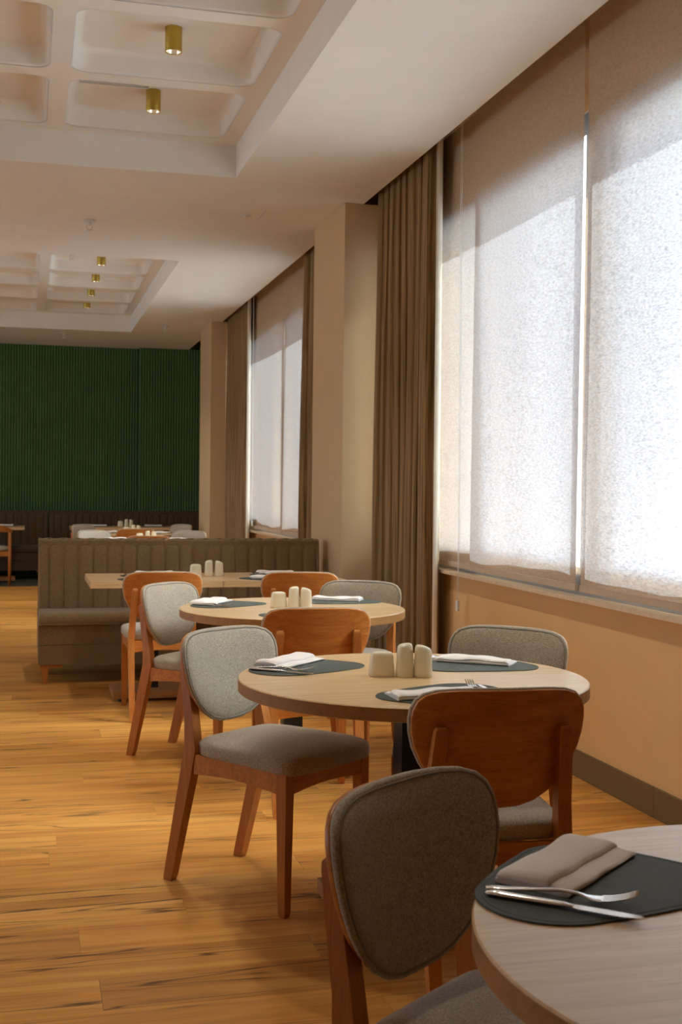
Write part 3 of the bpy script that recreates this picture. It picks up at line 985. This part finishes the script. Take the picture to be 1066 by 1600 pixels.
def knife_bm():
    bm = new()
    # handle, lying on the mat along +y from 0
    st = []
    for y, w, h, zc in ((0, .004, .002, .004), (.004, .0072, .0034, .0042), (.02, .0082, .0038, .0044), (.06, .0074, .0036, .0044), (.10, .0066, .0036, .0046), (.108, .0060, .0034, .0048), (.114, .0048, .0022, .0048), (.120, .0044, .0014, .0050)):
        st.append([(w * math.cos(a), y, zc + h * math.sin(a)) for a in [2 * math.pi * i / 12 for i in range(12)]])
    loft(bm, st)
    b2 = [(.118, -.0046, .0050), (.130, -.0050, .0085), (.160, -.0050, .0100), (.190, -.0046, .0090), (.207, -.0036, .0052), (.213, -.0014, .0016)]
    top = []
    for y, xa, xb in b2: top.append([(xa, y, .0036), (xb, y, .0042), (xb, y, .0047), (xa, y, .0056)])
    loft(bm, top)
    return bm
def fork_bm():
    bm = new()
    def sec(y, w, h, zc): return [(w * math.cos(a), y, zc + h * math.sin(a)) for a in [2 * math.pi * i / 12 for i in range(12)]]
    loft(bm, [sec(0, .003, .001, .0045), sec(.003, .0075, .0018, .0045), (sec(.02, .0078, .0018, .005)), sec(.06, .0050, .0020, .0075), sec(.10, .0032, .0022, .0105), sec(.125, .0034, .0020, .0085),
              sec(.135, .0070, .0013, .0062), sec(.145, .0112, .0011, .0048), sec(.158, .0125, .0010, .0046)])
    for k_ in (-1.5, -.5, .5, 1.5):
        x = k_ * .0066
        loft(bm, [[(x - w, y, z - .0008), (x + w, y, z - .0008), (x + w, y, z + .0008), (x - w, y, z + .0008)]
                  for y, z, w in ((.156, .0046, .0024), (.170, .0062, .0019), (.185, .0100, .0017), (.198, .0150, .0013), (.203, .0175, .0006))])
    return bm
def mk(bm, name, mat):
    bmesh.ops.recalc_face_normals(bm, faces=bm.faces)
    me = bpy.data.meshes.new(name); bm.to_mesh(me); bm.free(); me.materials.append(mat)
    for p in me.polygons: p.use_smooth = True
    try: me.set_sharp_from_angle(angle=R(45))
    except Exception: pass
    return me
knife_me = mk(knife_bm(), 'knife', M['chrome']); fork_me = mk(fork_bm(), 'fork', M['chrome'])

def setting(where, lx, ly, tip, a, nap=None, nang=None, cut=True, seed=0, cx_=None, cutr=.110, knife=None, fork=None):
    """lx, ly: centre of the mat's large lobe; tip: direction of the small lobe; a: facing of the sitter; all degrees"""
    z = ZT
    o = link(mat_me, 'placemat', None, (lx, ly, z + .0002), (0, 0, R(tip)))
    tag(o, 'dark green teardrop leather placemat ' + where, 'placemat', 'green leather placemats')
    f = Vector((-math.sin(R(a)), math.cos(R(a)))); r = Vector((math.cos(R(a)), math.sin(R(a))))
    if nap is None: p = Vector((lx, ly)) - r * .05 - f * .01; nap = (p.x, p.y)
    if nang is None: nang = a
    o = link(nap_me[seed % 4], 'napkin', None, (nap[0], nap[1], z + .0031), (0, 0, R(nang)))
    tag(o, 'folded cloth napkin ' + where, 'napkin', 'folded napkins')
    if cut:
        p = Vector((lx, ly)) + r * cutr - f * .075
        kp = knife or (p.x, p.y, a); fp_ = fork or ((p - r * .016).x, (p - r * .016).y, a + 4)
        o = link(knife_me, 'knife', None, (kp[0], kp[1], z + .0031), (0, 0, R(kp[2])))
        tag(o, 'polished steel table knife ' + where, 'knife', 'table knives')
        o = link(fork_me, 'fork', None, (fp_[0], fp_[1], z + (fp_[3] if len(fp_) > 3 else .0031)), (0, 0, R(fp_[2])))
        tag(o, 'polished steel table fork ' + where, 'fork', 'table forks')

# angle of an object whose local +y should point along (dx, dy)
def ay(dx, dy): return math.degrees(math.atan2(-dx, dy))
setting('on the nearest table', .745, 1.540, -10, -143.4, nap=(.763, 1.597), nang=40 + 180, seed=0,
        knife=(.604, 1.516, ay(.150, -.132)), fork=(.609, 1.532, ay(.14, -.085), .0042))
setting('at the left of the middle round table', .790, 3.595, 4, -142.9, nap=(.795, 3.665), nang=46 + 180, seed=1,
        knife=(.648, 3.555, ay(.150, -.125)), fork=(.653, 3.572, ay(.15, -.09), .0042))
setting('at the window side of the middle round table', 1.335, 3.555, -28, 132.9, nap=(1.385, 3.592), nang=-37, seed=2, cutr=.148)
setting('at the near side of the middle round table', 1.120, 3.040, 180 + 4, -4.4, nap=(1.045, 3.020), nang=2, seed=3,
        knife=(1.205, 2.945, -4), fork=(1.183, 2.960, -4, .0031))
setting('at the left of the second round table', .870, 5.575, 8, -132.8, nap=(.850, 5.655), nang=54 + 180, seed=2)
setting('at the window side of the second round table', 1.450, 5.665, -20, 143.6, nap=(1.475, 5.700), nang=-28, seed=1, cutr=.148)
setting('at the near side of the second round table', 1.190, 5.080, 184, -3.6, nap=(1.17, 5.045), nang=0, seed=0)
setting('at the booth side of the left square table', .70, 7.475, 0, 180, nap=(.765, 7.50), nang=180, seed=1)
setting('at the chair side of the left square table', .74, 7.13, 180, 0, nap=(.68, 7.14), nang=0, seed=0)
setting('at the booth side of the right square table', 1.50, 7.475, 0, 180, nap=(1.53, 7.50), nang=180, seed=3)
setting('at the chair side of the right square table', 1.46, 7.13, 180, 0, nap=(1.42, 7.14), nang=0, seed=2)
for w, x, y, a in (('at the left of the table just behind the booth', .84, 12.36, -144.9), ('at the right of the table just behind the booth', 1.45, 12.34, 140.1),
                   ('at the left of the far round table', .92, 14.22, -130), ('at the right of the far round table', 1.46, 14.14, 130)):
    setting(w, x, y, 0, a, seed=int(x * 10), cut=False)
for w, x in (('on the left square table at the back bench', .88), ('on the right square table at the back bench', 1.62), ('on the table by the left picture edge', -.33)):
    setting(w, x, 16.47, 0, 180, cut=False, nap=(x + .04, 16.48), seed=1)

# condiment sets -------------------------------------------------------
def oval_pot(h, wx, wy, taper, slant, top_round=.5):
    bm = new(); n = 28; rings = []
    lev = [(0, .94), (.003, 1.0), (.012, 1.0), (h * .45, 1 - taper * .5), (h * .80, 1 - taper * .9), (h * .89, (1 - taper) * .97), (h * .94, (1 - taper) * .88), (h * .975, (1 - taper) * .72), (h * .992, (1 - taper) * .5), (h, (1 - taper) * .25), (h, .03)]
    for z, s in lev:
        rg = []
        for i in range(n):
            a = 2 * math.pi * i / n
            x = wx * s * abs(math.cos(a)) ** .85 * (1 if math.cos(a) > 0 else -1); y = wy * s * abs(math.sin(a)) ** .85 * (1 if math.sin(a) > 0 else -1)
            zz = z + (slant * x / wx * (z / h) ** 4 if z > h * .3 else 0)
            rg.append((x, y, zz))
        rings.append(rg)
    loft(bm, rings)
    return bm
sugar_me = mk(oval_pot(.074, .0385, .026, .13, 0), 'sugar_pot', M['cream'])
salt_me = mk(oval_pot(.098, .0270, .025, .15, .004), 'salt_shaker', M['cream'])
pepper_me = mk(oval_pot(.092, .0280, .025, .12, -.008), 'pepper_shaker', M['cream'])
def condiments(x, y, where, spread=1.0, rz=0):
    c_, s_ = math.cos(R(rz)), math.sin(R(rz))
    for me, nm, dx, dy, lab, cat in ((sugar_me, 'sugar_pot', -.066, .014, 'low wide cream ceramic packet holder ', 'holder'),
                                     (salt_me, 'salt_shaker', .004, .002, 'tall cream ceramic shaker, middle of the trio, ', 'shaker'),
                                     (pepper_me, 'pepper_shaker', .060, -.004, 'cream ceramic shaker with slanted top, ', 'shaker')):
        dx *= spread
        o = link(me, nm, None, (x + dx * c_ - dy * s_, y + dx * s_ + dy * c_, ZT + .0003), (0, 0, R(rz)))
        tag(o, lab + where, cat, 'cream condiment sets')
condiments(1.070, 3.360, 'on the middle round table', .95, -8)
condiments(1.178, 5.372, 'on the second round table', .98, -5)
condiments(1.078, 7.36, 'on the square tables by the booth', 1.12)
condiments(1.17, 12.20, 'on the table just behind the booth', 1.1)
condiments(1.18, 14.02, 'on the far round table', 1.1)
condiments(1.29, 16.42, 'on the square tables at the back bench', 1.12)

# ------------------------------------------------------------------ booths
def channel_me(w, h, lean, depth=.014):
    """one upholstered vertical channel, leaning back"""
    bm = new(); rings = []
    for j in range(9):
        t_ = j / 8; z = h * t_; yb = lean * t_
        e = 1 if 0 < j < 8 else .75
        rg = []
        for i in range(9):
            u = -1 + i / 4; x = u * w / 2
            bul = depth * (1 - abs(u) ** 5) * (1 if t_ < .92 else math.sqrt(max(0, 1 - ((t_ - .92) / .08) ** 2)) * .9 + .1)
            rg.append((x, yb - bul, z))
        rg += [(w / 2, yb + .02, z), (-w / 2, yb + .02, z)]
        rings.append(rg)
    # rolled top
    rings.append([((-1 + i / 4) * w / 2, lean + .012, h + .010 * (1 - abs(-1 + i / 4) ** 3.0)) for i in range(9)] + [(w / 2, lean + .02, h), (-w / 2, lean + .02, h)])
    rings.append([((-1 + i / 4) * w / 2, lean + .075, h + .010 * (1 - abs(-1 + i / 4) ** 3.0)) for i in range(9)] + [(w / 2, lean + .075, h - .004), (-w / 2, lean + .075, h - .004)])
    loft(bm, rings)
    return mk(bm, 'channel', M['booth'])

def booth(L, lab, mat, group, cw=.0965, zs=.448, zt=.897, first=.07, plate=.0):
    """origin: left front foot corner, seat towards -y"""
    t = empty('booth_seat')
    D = .50
    bm = new(); box(bm, 0, L, 0, D, .122, .246); finish(bm, 'base_panel', mat, t, bevel=.005, bseg=2)
    bm = new(); box(bm, .0, L, .002, D, .249, .372); finish(bm, 'seat_box', mat, t, bevel=.006, bseg=2)
    bm = new()
    st = []
    for x, s in ((0.001, .75), (.008, .95), (.02, 1), (L - .02, 1), (L - .008, .95), (L - .001, .75)):
        h2 = .074 * s
        st.append([(x, -.006 + (1 - s) * .02, .374), (x, -.012 + (1 - s) * .03, .386), (x, -.012 + (1 - s) * .03, .374 + h2 * .62), (x, .004 + (1 - s) * .03, .374 + h2 * .90), (x, .06, .374 + h2), (x, .40, .374 + h2 * .97), (x, .40, .374)])
    loft(bm, st)
    cu = finish(bm, 'seat_cushion', mat, t, smooth=True, angle=50)
    bm = new(); tube(bm, [(.004, -.010, .378), (L - .004, -.010, .378)], .004, 8); finish(bm, 'piping', mat, cu)
    bm = new(); box(bm, .006, L - .006, .405, .50, .373, zt - .004); br = finish(bm, 'backrest', mat, t, bevel=.01, bseg=2)
    h = zt - .44
    mc = channel_me(cw, h, .045)
    m0_ = channel_me(first, h, .045)
    mc.materials.clear(); mc.materials.append(mat); m0_.materials.clear(); m0_.materials.append(mat)
    link(m0_, 'channel', br, (first / 2, .372, .44))
    x = first
    while x + cw <= L + .001:
        link(mc, 'channel', br, (x + cw / 2, .372, .44)); x += cw
    if L - x > .015:
        m1 = channel_me(L - x, h, .045); m1.materials.clear(); m1.materials.append(mat)
        link(m1, 'channel', br, (x + (L - x) / 2, .372, .44))
    # wooden runners and short tapered legs
    for xx in (.012, L - .152):
        bm = new(); box(bm, xx, xx + .14, .008, .05, .102, .1215); rn = finish(bm, 'leg_bracket', M['chair_wood'], t)
    for xx in (.040, L - .040):
        for yy in (.028, D - .06):
            bm = new(); bar(bm, [(xx + .004, yy, 0, .013, .013), (xx, yy, .1215, .024, .020)]); finish(bm, 'leg', M['chair_wood'], t, bevel=.002)
    tag(t, lab, 'bench', group)
    return t
b1 = booth(1.925, 'brown channel-tufted booth bench in the middle, its seat facing the camera', M['booth'], 'channel-tufted benches')
b1.location = (.075, 7.872, .0005)
b2 = booth(1.925, 'brown booth bench back to back with the middle one, facing the green wall', M['booth'], 'channel-tufted benches')
b2.location = (2.0, 8.880, .0005); b2.rotation_euler = (0, 0, math.pi)
bw = []
for i, (x, L, lab) in enumerate(((.295, 2.07, 'dark brown wall bench under the green panelling, right of the dark seam'),
                                 (-1.78, 2.06, 'dark brown wall bench under the green panelling, left of the dark seam'),
                                 (-3.86, 2.06, 'dark brown wall bench outside the left picture edge'))):
    o = booth(L, lab, M['booth_dark'], 'wall benches under the green wall', zt=.905)
    o.location = (x, 16.54, .003)

# ------------------------------------------------------------------ outside
bm = new(); box(bm, 2.9, 60, -40, 60, -4.2, -4.0)
o = finish(bm, 'ground', M['outside']); structure(o)
